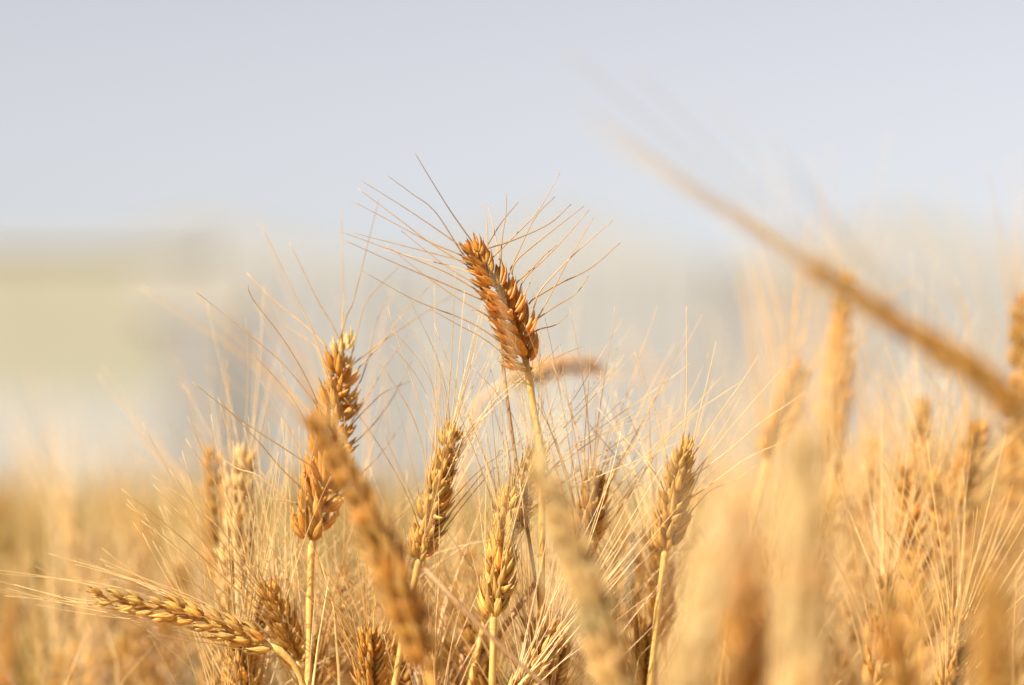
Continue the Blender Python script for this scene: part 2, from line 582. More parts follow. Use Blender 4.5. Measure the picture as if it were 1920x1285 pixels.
def wheat(base, tip, label, group=None, roll=0.0, sag=None, n=18, detail=1, awn='mid', awn_len=1.0, tint=GOLD, stem_tint=None, awn_tint=None, glint_tint=None,
          via=None, size=1.0, awns=None, awn_keep=0.85, open_=26, leaf=False, lower_awn=1.0, droop=None):
    """One wheat plant: stem, spikelets (with their husks and awns) standing where its ear is seen."""
    rnd = random
    n, size, open_ = round(n * 1.18), size * 0.92, open_ * 0.86
    sag = sag or Vector((0, 0, 0))
    fr = ear_frames(base, tip, sag, roll, n)
    axis0 = fr[0][3]
    spts = droop if droop else stem_points(base, axis0, via=via)
    foot = Vector((spts[-1].x, spts[-1].y, 0))
    root = empty('wheat_stalk', foot)
    tag(root, label, 'wheat stalk', group)
    inv = Matrix.Translation(-foot)
    st = stem_tint or tint
    st = (min(st[0], 1.1), min(st[1], 1.08), min(st[2], 1.12))
    at_ = awn_tint or st
    # stem with a collar below the ear and swollen nodes
    NS = 110
    cur = spline(spts, NS)
    rad = []
    for i in range(NS):
        t = i / (NS - 1)
        r = 0.00125 + 0.0006 * t
        for node in (0.36, 0.68):
            r += 0.0008 * math.exp(-((t - node) / 0.012) ** 2)
        for node, hgt in ((0.012, .0005), (0.035, .00035), (0.075, .0004)):
            r += hgt * math.exp(-((t - node) / 0.006) ** 2)
        rad.append(r * (0.8 + 0.2 * size))
    v, f = [], []
    tube_geo([inv @ p for p in cur], rad, 8, v, f)
    link('stem', new_mesh('stem', v, f, M_STEM), root, color=st)
    # rachis
    v, f = [], []
    tube_geo([inv @ (p + x * 0.0005 * (1 if i % 2 else -1)) for i, (p, x, y, z) in enumerate(fr)],
             [0.0011 - 0.0006 * i / n for i in range(n + 1)], 6, v, f)
    link('rachis', new_mesh('rachis', v, f, M_HUSK), root, color=tint)
    tips = []
    for i in range(n):
        p, x, y, z = fr[i]
        t = i / (n - 1)
        s = 1 if i % 2 else -1
        sc = size * (0.74 + 0.26 * math.sin(math.pi * min(1, (t + 0.28) / 1.05)) + rnd.gauss(0, .055)) * (0.86 if t > 0.9 else 1)
        xo = x * s
        yo = z.cross(xo)
        base_m = Matrix(((xo.x, yo.x, z.x, p.x), (xo.y, yo.y, z.y, p.y), (xo.z, yo.z, z.z, p.z), (0, 0, 0, 1)))
        tilt = R(open_ + rnd.gauss(0, 3)) * (1 - 0.55 * t ** 3)
        if i == n - 1:
            tilt = R(3)
        M = inv @ base_m @ tr(0.0011, 0, rnd.gauss(0, .0005)) @ ry(tilt) @ rx(rnd.gauss(0, .07)) @ rz(rnd.gauss(0, .22)) @ Matrix.Diagonal((sc * .94, sc * .94, sc * 1.2, 1))
        li = rnd.randrange(len(LAYOUTS))
        lay = LAYOUTS[li]
        tn = jit(glint_tint if glint_tint and t > .86 else tint, .07)  # top spikelets can be tinted paler: sun glint put into their colour
        if detail >= 2:
            sp = link('spikelet', rnd.choice(CORE), root, M, tn)
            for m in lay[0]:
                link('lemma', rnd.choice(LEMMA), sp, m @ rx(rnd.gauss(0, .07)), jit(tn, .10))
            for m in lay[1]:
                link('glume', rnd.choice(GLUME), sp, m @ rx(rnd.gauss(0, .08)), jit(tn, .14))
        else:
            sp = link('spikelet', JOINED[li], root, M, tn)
        for k, m in enumerate(lay[0]):
            tipm = m @ tr(0, 0, 0.0108)
            tips.append((sp, root, M, tipm, foot, i, k))
            if awns is None and (k < 2 or rnd.random() < 0.6) and rnd.random() < awn_keep:
                # the awn leaves along the husk and bends away from the ear
                lm = tr(*tipm.translation) @ rx(-(-1, 1, 0)[k] * R(14 + rnd.gauss(0, 5))) @ ry(rnd.gauss(R(2), .08)) @ rz((-1, 1, 0)[k] * R(rnd.uniform(5, 50)) + rnd.gauss(0, .3))
                ln = awn_len / sc * rnd.uniform(0.75, 1.35) * (lower_awn + (1 - lower_awn) * min(1, t * 1.6)) * (1 - 0.15 * t)
                link('awn', rnd.choice(AWNS[awn]), sp, lm @ Matrix.Diagonal((ln, ln, ln, 1)), jit(at_, .07))
    if awns is not None:
        tip_px = []
        for (sp, rt, M, tm, ft, i, k) in tips:
            w = Matrix.Translation(ft) @ M @ tm.translation
            tip_px.append(to_px(w))
        used = set()
        for a in awns:
            pts, dz = a[:-1], a[-1]
            bx, by = pts[0]
            best = min(range(len(tips)), key=lambda q: (tip_px[q][0] - bx) ** 2 + (tip_px[q][1] - by) ** 2 + (900 if q in used else 0) + (tip_px[q][2] - FOCUS - dz * .4) * 0)
            used.add(best)
            sp, rt, M, tm, ft, i, k = tips[best]
            W = Matrix.Translation(ft) @ M
            start = W @ tm.translation
            hd = ((W.to_3x3() @ tm.to_3x3()) @ Vector((0, 0, 1))).normalized()
            d0 = to_px(start)[2]
            offx, offy = tip_px[best][0] - bx, tip_px[best][1] - by
            wp = [start - hd * 0.001, start]
            m_ = len(pts) - 1
            for q in range(1, m_ + 1):
                u = q / m_
                fade = max(0, 1 - u * 1.6)
                wp.append(at(pts[q][0] + offx * fade, pts[q][1] + offy * fade, d0 + dz * u ** 1.2))
            cur = spline(wp, 18)
            Wi = W.inverted()
            sc = M.to_scale().x
            v, f = [], []
            tube_geo([Wi @ q for q in cur], [(0.00034 - 0.00022 * (q / 17) ** 0.8) / sc for q in range(18)], 5, v, f)
            link('awn', new_mesh('awn', v, f, M_AWN), sp, color=jit(at_, .10))
    return root


def jit(c, s):
    k = 1 + random.gauss(0, s)
    w = random.gauss(0, s * 0.35)
    return (c[0] * k, c[1] * k * (1 + w), c[2] * k * (1 + 1.6 * w))


def P(*pts):
    """Photo points given on the enlarged crop at (600, 260), 2.92 times."""
    return [(600 + x / 2.92, 260 + y / 2.92) for x, y in pts]


def P3(*pts):
    return [(360 + x / 2.57, 560 + y / 2.57) for x, y in pts]


BROWN = (1.0, 0.71, 0.38)
F = FOCUS
# ---- the tall sharp ear in the middle
awA = [
    (*P((815, 590), (700, 400), (610, 230), (520, 80)), -0.012),
    (*P((800, 640), (640, 405), (500, 300), (365, 200)), -0.004),
    (*P((800, 640), (690, 545), (480, 390), (222, 228)), 0.004),
    (*P((780, 680), (600, 570), (430, 440), (207, 273)), -0.006),
    (*P((780, 670), (600, 580), (400, 460), (172, 340)), 0.008),
    (*P((850, 820), (700, 735), (440, 630), (110, 507)), 0.006),
    (*P((820, 670), (640, 630), (430, 580), (185, 517)), 0.016),
    (*P((890, 890), (640, 780), (430, 690), (130, 555)), -0.005),
    (*P((880, 790), (760, 735), (640, 660), (445, 505)), 0.004),
    (*P((940, 970), (760, 870), (590, 760), (360, 580)), -0.003),
    (*P((965, 1075), (800, 985), (520, 885), (230, 725)), 0.004),
    (*P((1025, 1170), (900, 1085), (740, 1010), (590, 925)), -0.005),
    (*P((850, 730), (700, 690), (520, 650), (310, 600)), 0.02),
    (*P((895, 620), (930, 560), (1000, 450), (1085, 350)), 0.02),
    (*P((945, 620), (930, 530), (910, 440), (885, 350)), 0.008),
    (*P((965, 620), (955, 530), (940, 440), (920, 365)), 0.016),
    (*P((1015, 660), (1010, 540), (1017, 420), (1022, 305)), 0.004),
    (*P((1000, 665), (1085, 545), (1190, 400), (1315, 185)), 0.007),
    (*P((1000, 690), (1070, 600), (1180, 430), (1285, 320)), 0.02),
    (*P((970, 630), (1070, 575), (1250, 470), (1375, 360)), 0.012),
    (*P((1040, 755), (1075, 675), (1240, 530), (1445, 370)), 0.003),
    (*P((1065, 750), (1150, 700), (1230, 640), (1295, 585)), 0.022),
    (*P((1090, 830), (1125, 755), (1290, 600), (1475, 390)), 0.009),
    (*P((1155, 920), (1200, 830), (1380, 645), (1605, 445)), 0.003),
    (*P((1195, 1010), (1265, 865), (1370, 650), (1500, 430)), -0.002),
    (*P((1155, 920), (1300, 815), (1480, 710), (1645, 570)), 0.013),
    (*P((1185, 1030), (1290, 935), (1400, 850), (1470, 755)), 0.008),
    (*P((1185, 1160), (1215, 1085), (1290, 1020), (1355, 965)), 0.002),
    (*P((1100, 930), (1115, 880), (1145, 800), (1165, 745)), 0.02),
    (*P((985, 1060), (940, 1010), (890, 970), (835, 940)), 0.02),
]
wheat(at(990, 690, F), at(880, 462, F - 0.012), 'tall sharp orange-brown ear standing above all others in the middle', roll=R(38), n=18, detail=2,
      tint=BROWN, stem_tint=(0.98, 0.86, 0.68), awn_tint=(.66, .50, .36), awns=awA, size=.99, open_=37, sag=Vector((0.0025, 0, 0.0015)),
      via=[at(993, 715, F), at(1001, 770, F), at(1013, 840, F), at(1016, 960, F + .003), at(1016, 1150, F + .006)])

# ---- big ear to its left
awE = [
    (*P3((705, 280), (660, 130), (600, 0)), (543, 455), 0.0),
    (*P3((650, 440), (620, 330), (580, 170), (505, 0)), (491, 425), 0.01),
    (*P3((640, 260), (560, 160), (385, 0)), (463, 512), 0.006),
    (*P3((635, 460), (560, 340), (440, 180), (290, 0)), (465, 535), -0.012),
    (*P3((580, 490), (440, 320), (300, 195), (60, 0)), (367, 548), -0.012),
    (*P3((620, 360), (590, 240), (540, 190), (450, 130)), 0.02),
    (*P3((725, 160), (726, 80), (730, 0)), (640, 398), 0.02),
    (*P3((740, 200), (760, 80), (780, 0)), (710, 375), 0.015),
    (*P3((760, 200), (800, 90), (850, 0)), (748, 500), 0.02),
    (*P3((800, 320), (900, 220), (1030, 60)), (822, 520), 0.03),
    (*P3((790, 330), (890, 240), (1030, 130)), (845, 555), 0.03),
    (*P3((600, 700), (500, 500), (390, 370), (290, 265)), -0.004),
    (*P3((555, 840), (400, 715), (200, 560), (0, 400)), -0.012),
    (*P3((555, 945), (440, 830), (320, 690), (130, 490)), -0.010),
    (*P3((540, 800), (500, 700), (430, 560), (330, 390)), 0.015),
    (*P3((510, 1050), (330, 880), (220, 820), (120, 750)), 0.01),
    (*P3((490, 1085), (440, 1020), (380, 960), (300, 860)), 0.0),
    (*P3((770, 560), (840, 510), (930, 450), (1050, 400)), 0.03),
    (*P3((740, 640), (830, 500), (930, 330), (1040, 180)), 0.03),
    (*P3((720, 760), (850, 640), (960, 490), (1060, 300)), 0.02),
    (*P3((690, 1000), (790, 860), (900, 760), (1010, 610)), 0.03),
    (*P3((790, 400), (840, 280), (880, 130), (940, 0)), 0.04),
    (*P3((600, 560), (480, 440), (420, 290), (330, 80)), (475, 570), 0.02),
]
wheat(at(586, 1010, F + .02), at(643, 640, F + .035), 'large brown ear left of the middle with tip coloured as if sunlit and knobbly base', roll=R(52), n=19, detail=2,
      tint=(1.0, 0.77, 0.48), stem_tint=(1, .92, .8), awn_tint=(.74, .60, .44), glint_tint=(1.15, 1.3, 2.2), awns=awE, size=1.26, open_=39, sag=Vector((0.002, 0, 0)),
      via=[at(583, 1060, F + .02), at(580, 1150, F + .02), at(578, 1290, F + .02)])

# ---- golden ear between the two, tip up right
wheat(at(786, 1050, F + .012), at(850, 803, F + .004), 'golden ear leaning right, between the large brown ear and the tall middle ear', roll=R(60), n=18, detail=2,
      awn='wide', awn_len=0.95, size=0.92, open_=27, tint=(1, .95, .85), awn_keep=.8)
# ---- yellow ear below the tall one
wheat(at(925, 1155, F - .004), at(955, 925, F + .004), 'smooth yellow ear on a straight stem below the tall middle ear', roll=R(70), n=16, detail=2,
      awn='mid', awn_len=0.8, size=0.98, open_=24, tint=(1.02, 0.98, .86), awn_keep=.6, via=[at(925, 1180, F - .004), at(923, 1290, F - .004)])
wheat(at(950, 1010, F + .03), at(1012, 835, F + .02), 'ear half hidden behind the blurred foreground ear, touching the tall stem', roll=R(30), n=14, detail=2,
      awn='wide', awn_len=0.9, size=0.85, open_=30, tint=(1, .93, .8))
# ---- right-hand sharp ear
awI = [
    ((1243, 860), (1228, 780), (1210, 720), (1190, 660), 0.0),
    ((1280, 840), (1287, 760), (1288, 680), (1287, 575), 0.0),
    ((1297, 842), (1310, 780), (1325, 720), (1343, 640), 0.01),
    ((1300, 850), (1345, 780), (1385, 725), (1424, 665), 0.0),
    ((1300, 880), (1360, 810), (1410, 755), (1472, 685), -0.004),
    ((1295, 905), (1370, 845), (1430, 790), (1512, 735), -0.01),
    ((1290, 930), (1340, 900), (1400, 860), (1465, 830), -0.006),
    ((1240, 930), (1200, 860), (1160, 810), (1120, 765), 0.004),
    ((1240, 960), (1200, 900), (1150, 850), (1100, 790), 0.01),
    ((1240, 900), (1215, 860), (1195, 815), (1175, 770), 0.03),
    ((1300, 900), (1330, 840), (1370, 780), (1400, 720), 0.02),
    ((1285, 990), (1330, 930), (1380, 900), (1420, 870), 0.01),
    ((1280, 960), (1320, 900), (1360, 860), (1390, 790), 0.02),
]
wheat(at(1248, 1030, F + .02), at(1283, 838, F + .012), 'greyish gold ear right of the middle, upright awns like a fork', roll=R(58), n=17, detail=2,
      size=0.98, open_=23, tint=(0.93, .84, .72), awns=awI)
wheat(at(1088, 1055, F + .035), at(1120, 900, F + .03), 'small golden ear just right of the blurred foreground ear', roll=R(35), n=14, detail=1,
      awn='mid', size=0.98, tint=(1, .84, .55))
# ---- nodding ear bottom left, seen edge on
bJ, tJ = at(512, 1212, F - .004), at(172, 1117, F - .012)
viaJ = [at(540, 1232, F - .003), at(560, 1262, F - .001), at(572, 1300, F)]
wheat(bJ, tJ, 'nodding golden ear lying almost flat at the lower left', roll=R(3), n=15, detail=2, awn='tight', awn_len=0.7,
      size=.86, open_=10, tint=(1, .93, .80), sag=Vector((0.0, 0, 0.0028)), via=viaJ, awn_keep=0.6)
wheat(at(562, 1255, F + .03), at(503, 1098, F + .02), 'slim small ear leaning left beside the nodding ear', roll=R(30), n=14, detail=1, awn='mid', size=0.85, tint=(1.05, 1.0, .85))
# ---- pale ear at the left behind
wheat(at(432, 1150, F + .10), at(458, 850, F + .10), 'soft pale ear left of the large brown ear, whitish down its middle', roll=R(80), n=18, detail=2, awn='mid', size=1.15,
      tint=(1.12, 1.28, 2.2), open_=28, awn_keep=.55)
wheat(at(420, 1090, F + .17), at(400, 850, F + .19), 'brownish blurred ear close behind the soft pale ear', roll=R(10), n=16, detail=1, awn='mid', size=1.0, tint=(.92, .76, .55), awn_keep=.5)
# ---- horizontal drooping ear behind the tall one
awD = [((1120, 690), (1180, 693), (1240, 700), (1300, 706), .02), ((1110, 700), (1170, 712), (1230, 716), (1290, 712), .0), ((1100, 680), (1160, 672), (1220, 668), (1280, 660), .03),
       ((1090, 700), (1140, 706), (1190, 706), (1230, 704), -.01), ((1060, 675), (1120, 664), (1180, 655), (1230, 640), .02), ((1125, 690), (1190, 684), (1250, 684), (1310, 690), .01)]
bD, tD = at(958, 716, F + .29), at(1128, 686, F + .31)
wheat(bD, tD, 'blurred pinkish tan ear drooping sideways behind the tall middle ear', roll=R(20), n=15, detail=1, awns=awD, size=.74, tint=(1.08, 1.0, 1.45), stem_tint=(.85, .76, .85), sag=Vector((0, 0, 0.003)),
      droop=[bD + Vector((.004, 0, .001)), bD, at(918, 735, F + .29), at(892, 775, F + .29), at(868, 900, F + .29), at(862, 1100, F + .29), at(860, 1700, F + .29), at(860, 2600, F + .29),
             Vector((at(860, 2600, F + .29).x, F + .29, 0.3)), Vector((at(860, 2600, F + .29).x, F + .29, -.01))])
# ---- blurred ears in front
FG = 'blurred ears in the foreground'
wheat(at(800, 1250, F - .165), at(592, 790, F - .165), 'blurred foreground ear slanting across the base of the large brown ear', FG, roll=R(60), n=21, detail=1, size=1.05, awn='mid', open_=20, tint=(.96, .77, .52),
      sag=Vector((.002, 0, .004)), awn_keep=.5)
wheat(at(1165, 1330, F - .235), at(1003, 865, F - .22), 'blurred pale foreground ear directly below the tall middle ear', FG, roll=R(55), n=19, detail=1, size=1.0, awn='mid', open_=22, tint=(1, 1.06, 1.5),
      sag=Vector((.002, 0, .003)), awn_keep=.5)
wheat(at(1410, 1420, 0.82), at(1392, 960, 0.82), 'strongly blurred dark orange foreground ear at the lower right', FG, roll=R(30), n=18, detail=1, size=.95, awn='mid', open_=20, tint=(1.0, .76, .38), awn_keep=.5)
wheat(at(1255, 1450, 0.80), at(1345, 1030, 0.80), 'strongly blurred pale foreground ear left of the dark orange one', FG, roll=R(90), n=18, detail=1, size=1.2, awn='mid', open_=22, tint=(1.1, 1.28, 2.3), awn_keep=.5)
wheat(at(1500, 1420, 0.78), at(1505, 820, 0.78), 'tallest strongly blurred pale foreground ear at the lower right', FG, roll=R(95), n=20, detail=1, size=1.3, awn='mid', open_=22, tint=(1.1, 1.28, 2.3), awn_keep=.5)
wheat(at(1880, 1420, 0.80), at(1862, 1090, 0.80), 'blurred orange foreground ear in the bottom right corner', FG, roll=R(20), n=18, detail=1, size=.9, awn='mid', open_=20, tint=(.95, .8, .58), awn_keep=.5)
# the long ear reaching in from the right edge, near the lens
dS = 0.84
random.seed(77)
awS = []
for k in range(13):
    u = k / 12
    bx, by = 1535 + 330 * u, 512 + 245 * u
    L = random.uniform(.72, 1.0) if k < 9 else random.uniform(.35, .7)
    tx, ty = bx + (1085 - bx) * L + random.gauss(0, 22), by + (212 - by) * L + random.gauss(0, 14)
    awS.append(((bx, by), (bx * .66 + tx * .34, by * .66 + ty * .34 - 6), (bx * .33 + tx * .67, by * .33 + ty * .67 - 5), (tx, ty), random.gauss(.03, .02)))
for (bx, by, tx, ty) in ((1540, 515, 1060, 95), (1600, 560, 1190, 130), (1660, 600, 1330, 190), (1720, 650, 1440, 250), (1800, 700, 1480, 330), (1700, 640, 1250, 330), (1880, 770, 1690, 350), (1900, 790, 1770, 330)):
    awS.append(((bx, by), (bx * .66 + tx * .34, by * .66 + ty * .34 - 8), (bx * .33 + tx * .67, by * .33 + ty * .67 - 6), (tx, ty), random.gauss(0, .03)))
wheat(at(2030, 868, dS), at(1525, 508, dS + .02), 'long dark blurred ear reaching in diagonally from the right edge', FG, roll=R(82), n=21, detail=1, size=0.88, awns=awS,
      open_=6, tint=(.74, .54, .30), stem_tint=(.62, .54, .44), sag=Vector((.001, 0, .003)))
# ---- blurred ears on the right, behind
BH = 'blurred ears behind on the right'
wheat(at(1556, 870, F + .30), at(1585, 520, F + .32), 'tall blurred ear under the diagonal ear, pale left side and orange right', BH, roll=R(60), n=19, detail=1, size=1.25, awn='mid', tint=(1, .84, .56), awn_keep=.6)
wheat(at(1440, 862, F + .20), at(1502, 690, F + .21), 'slim blurred orange ear leaning right of the forked ear', BH, roll=R(5), n=16, detail=1, size=.95, awn='mid', tint=(.94, .72, .40), open_=18, awn_keep=.6)
wheat(at(1700, 1170, F + .18), at(1732, 750, F + .2), 'tall blurred pinkish ear in the right half, long and pale', BH, roll=R(75), n=20, detail=1, size=1.2, awn='mid', tint=(1.1, 1.08, 1.25))
wheat(at(1905, 1090, F + .29), at(1915, 560, F + .29), 'tall blurred ear cut by the right edge', BH, roll=R(50), n=20, detail=1, size=1.35, awn='mid', tint=(1, .85, .6))
wheat(at(1780, 1010, F + .16), at(1835, 800, F + .16), 'blurred golden brown ear between the pinkish ear and the right edge', BH, roll=R(25), n=17, detail=1, size=.98, awn='wide', tint=(.95, .78, .5))
wheat(at(1600, 1130, F + .28), at(1640, 830, F + .3), 'blurred pale ear below the tall blurred ear', BH, roll=R(70), n=18, detail=1, size=1.0, awn='wide', tint=(1.08, 1, .88))
# ---- left, behind
BL = 'blurred ears behind on the left'
wheat(at(272, 1230, F + .40), at(270, 960, F + .42), 'blurred orange-brown ear behind the nodding ear', BL, roll=R(40), n=17, detail=1, size=.95, awn='mid', tint=(.92, .74, .48))
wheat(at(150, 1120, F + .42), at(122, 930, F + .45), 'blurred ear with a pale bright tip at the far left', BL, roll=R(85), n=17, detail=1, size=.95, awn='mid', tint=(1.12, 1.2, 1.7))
wheat(at(190, 1200, F + .55), at(165, 1010, F + .55), 'brown blurred ear between the pale-tipped ear and the orange one', BL, roll=R(20), n=17, detail=1, size=.95, awn='mid', tint=(.95, .8, .58))
wheat(at(-10, 1150, F + .6), at(0, 940, F + .6), 'blurred orange ear cut by the left edge', BL, roll=R(30), n=17, detail=1, size=1.0, awn='mid', tint=(.9, .7, .42))
# ---- low sharp ears along the bottom edge
BT = 'ears along the bottom edge'
wheat(at(700, 1360, F + .02), at(692, 1190, F + .02), 'sharp brown ear tip rising from the bottom edge left of the slanting foreground ear', BT, roll=R(50), n=16, detail=2, size=.95, awn='wide', tint=(.95, .78, .5))
wheat(at(760, 1400, F + .06), at(742, 1195, F + .06), 'brown and white ear beside the slanting foreground ear at the bottom', BT, roll=R(20), n=16, detail=1, size=1.0, awn='mid', tint=(1, .85, .62))
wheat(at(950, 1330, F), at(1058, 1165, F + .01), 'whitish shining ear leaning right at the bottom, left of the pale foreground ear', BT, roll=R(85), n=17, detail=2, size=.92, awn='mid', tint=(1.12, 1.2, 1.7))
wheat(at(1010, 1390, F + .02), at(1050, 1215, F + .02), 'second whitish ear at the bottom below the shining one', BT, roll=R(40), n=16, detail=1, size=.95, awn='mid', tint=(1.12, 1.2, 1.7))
wheat(at(475, 1380, F + .03), at(440, 1195, F + .03), 'golden ear below the base of the nodding ear, cut by the bottom edge', BT, roll=R(55), n=16, detail=2, size=.95, awn='mid', tint=(1.05, .98, .85))
wheat(at(1245, 1190, F + .08), at(1232, 1010, F + .07), 'pale soft ear hanging below the forked ear', BT, roll=R(65), n=16, detail=1, size=.95, awn='wide', tint=(1.05, .98, .86))
wheat(at(1200, 1350, F + .05), at(1210, 1170, F + .05), 'orange ear at the bottom between the two pale foreground ears', BT, roll=R(35), n=16, detail=1, size=.9, awn='wide', tint=(.96, .8, .52))
wheat(at(1170, 1180, F + .13), at(1185, 1000, F + .13), 'blurred golden ear between the forked ear and the small golden ear', BT, roll=R(25), n=16, detail=1, size=.9, awn='wide', tint=(1, .88, .66))
wheat(at(1640, 1290, F + .06), at(1665, 1090, F + .06), 'soft ear low on the right, below the pinkish ear', BT, roll=R(60), n=17, detail=1, size=.95, awn='wide', tint=(1.04, .92, .74))
wheat(at(1770, 1330, F + .03), at(1800, 1150, F + .03), 'ear with sharp bright awns near the bottom right corner', BT, roll=R(40), n=17, detail=1, size=.9, awn='wide', tint=(1.02, .9, .7))
wheat(at(560, 1400, F + .06), at(600, 1200, F + .06), 'golden ear at the foot of the large brown ear stem', BT, roll=R(75), n=16, detail=1, size=.9, awn='mid', tint=(1.02, .94, .78))
wheat(at(870, 1400, F + .08), at(850, 1210, F + .08), 'soft golden ear at the bottom left of the smooth yellow ear', BT, roll=R(15), n=16, detail=1, size=.9, awn='wide', tint=(1.02, .92, .72))

# ---- more ears of the front rows, their tips just inside the frame
random.seed(21)
LAND = [(120, 'below the nodding ear tip'), (330, 'below the nodding ear'), (520, 'around the small slim ear'), (640, 'at the foot of the large brown ear'), (790, 'under the leaning golden ear'),
        (930, 'around the smooth yellow ear stem'), (1090, 'by the pale foreground ear'), (1240, 'below the forked ear'), (1400, 'by the dark orange foreground ear'),
        (1560, 'by the tallest pale foreground ear'), (1720, 'under the pinkish ear'), (1880, 'in the bottom right corner')]


def land(px):
    return min(LAND, key=lambda q: abs(q[0] - px))[1]


def describe(tn, lean, py, tail):
    tone = 'whitish' if tn[2] > .95 else 'pale golden' if tn[2] > .8 else 'golden' if tn[2] > .6 else 'orange-brown'
    way = 'leaning left' if lean > 30 else 'leaning right' if lean < -30 else 'upright'
    return f'{tone} {way} {tail}'


# right-hand crowd: soft pale ears before and behind the focus
for k in range(27):
    fore = k < 2
    px = (1640 + 130 * k if fore else 1440 + 500 * ((k - 2) % 20 + .3) / 20) + random.gauss(0, 25)
    d = random.uniform(.80, .95) if fore else F + random.uniform(.10, .55)
    py = random.uniform(1060, 1200) if fore else random.uniform(840, 1090) if k < 22 else random.uniform(1080, 1200)
    lean_ = random.gauss(0, 60)
    tn_ = random.choice(((1.12, 1.2, 1.7), (1.08, 1.0, .88), (1.03, .95, .78), (.95, .78, .52)))
    L_ = random.uniform(.070, .088) * F_PX / d
    wheat(at(px + lean_, py + math.sqrt(max(L_ ** 2 - lean_ ** 2, 100)), d), at(px, py, d + random.gauss(0, .015)),
          describe(tn_, lean_, py, ('nearest blurred ear ' if fore else 'right-hand clump ear ') + land(px)), 'tall clump of ears on the right', roll=random.uniform(0, 3.1), n=17, detail=1,
          size=random.uniform(.92, 1.08), awn=random.choice(('mid', 'wide')), awn_len=.9, tint=tn_, awn_keep=.5)
for k in range(30):
    px = -40 + 2000 * (k + .5) / 30 + random.gauss(0, 30)
    d = F + (random.uniform(.22, .6) if px < 470 else random.uniform(.015, .30) if px < 1350 else random.uniform(.09, .38))
    py = random.uniform(1030, 1230) if px < 1350 else random.uniform(930, 1200)
    lean_ = random.gauss(0, 55)
    tn_ = random.choice(((1.12, 1.2, 1.7), (1.03, .97, .84), (1.0, .90, .70), (.92, .76, .5)))
    L_ = random.uniform(.066, .085) * F_PX / d
    wheat(at(px + lean_, py + math.sqrt(max(L_ ** 2 - lean_ ** 2, 100)), d), at(px, py, d + random.gauss(0, .012)),
          describe(tn_, lean_, py, 'front row ear ' + land(px)), 'front row ears near the bottom', roll=random.uniform(0, 3.1), n=16, detail=1, size=random.uniform(.88, 1.02),
          awn=random.choice(('mid', 'wide', 'wide')), awn_len=1.08, tint=tn_, awn_keep=.95)

# ---- bare weathered straws
def straw(name, pts, r0, r1, label, m=M_OLD, tint=GOLD, cat='straw'):
    cur = spline(pts, 40)
    foot = Vector((pts[-1].x, pts[-1].y, 0))
    v, f = [], []
    tube_geo([p - foot for p in cur], [r0 + (r1 - r0) * i / 39 + 0.0005 * math.exp(-((i - 17) / 1.0) ** 2) for i in range(40)], 8, v, f)
    o = link(name, new_mesh(name, v, f, m), None, Matrix.Translation(foot), tint)
    return tag(o, label, cat)


straw('bare_straw', [at(932, 585, F + .015), at(940, 660, F + .015), at(953, 760, F + .012), at(966, 860, F + .012), at(985, 970, F + .01), at(1003, 1080, F + .01), at(1022, 1200, F + .01),
                     at(1045, 1400, F + .01), Vector((at(1045, 1400, F).x + .02, F + .01, 0.35)), Vector((at(1045, 1400, F).x + .03, F + .01, -.01))], 0.0007, 0.0013,
      'thin bare dark straw rising behind the tall middle ear', tint=(1.1, 1.0, .9))
straw('bent_straw', [at(795, 1065, F - .07), at(850, 1120, F - .07), at(910, 1190, F - .07), at(990, 1255, F - .07), at(1050, 1330, F - .07), at(1110, 1500, F - .06),
                     Vector((at(1110, 1500, F).x, F - .06, 0.3)), Vector((at(1110, 1500, F).x, F - .06, -.01))], 0.0009, 0.0012, 'blurred dark straw slanting down in front of the smooth yellow ear stem', tint=(1.5, 1.35, 1.2))
straw('bent_straw', [at(1003, 1095, F + .035), at(965, 1150, F + .035), at(930, 1200, F + .035), at(880, 1290, F + .035), at(860, 1400, F + .03), Vector((at(860, 1400, F).x, F + .03, 0.3)),
                     Vector((at(860, 1400, F).x, F + .03, -.01))], 0.0012, 0.0014, 'dark straw crossing behind the smooth yellow ear stem, rising to the right', tint=(1.5, 1.3, 1.1))
straw('bent_straw', [at(1192, 1040, F + .05), at(1178, 1100, F + .05), at(1160, 1170, F + .05), at(1145, 1300, F + .05), Vector((at(1145, 1300, F).x, F + .05, 0.3)), Vector((at(1145, 1300, F).x, F + .05, -.01))],
      0.001, 0.0013, 'short dark straw between the pale foreground ear and the forked ear', tint=(1.5, 1.3, 1.1))


def leaf(pts, w, label, tint=GOLD):
    """A dry curled leaf blade: tapered strip with a folded midrib and thickness."""
    cur = spline(pts, 30)
    foot = Vector((pts[-1].x, pts[-1].y, 0))
    fr = frames(cur, (1, 0.35, 0))
    v, f = [], []
    for i, (p, x, y, z) in enumerate(fr):
        t = i / 29
        ww = w * min(1, (t / 0.35) ** 0.7 + 0.04)
        q = p - foot
        a = 0.9 * math.sin(4 * t)
        xx = x * math.cos(a) + y * math.sin(a)
        yy = z.cross(xx)
        for (u, h_) in ((-1, .35), (0, 0), (1, .35), (1, .30), (0, -.08), (-1, .30)):
            v.append(q + xx * ww * u + yy * ww * h_)
    for i in range(29):
        for k in range(6):
            a, b = i * 6 + k, i * 6 + (k + 1) % 6
            f.append((a, b, b + 6, a + 6))
    f.append((5, 4, 3, 2, 1, 0))
    f.append(tuple(29 * 6 + k for k in range(6)))
    o = link('dry_leaf', new_mesh('dry_leaf', v, f, M_LEAF), None, Matrix.Translation(foot), tint)
    return tag(o, label, 'leaf')


def down(px, d, dx=0.0):
    q = at(px, 1500, d)
    return [q, Vector((q.x + dx, q.y, .4)), Vector((q.x + dx, q.y, -.005))]


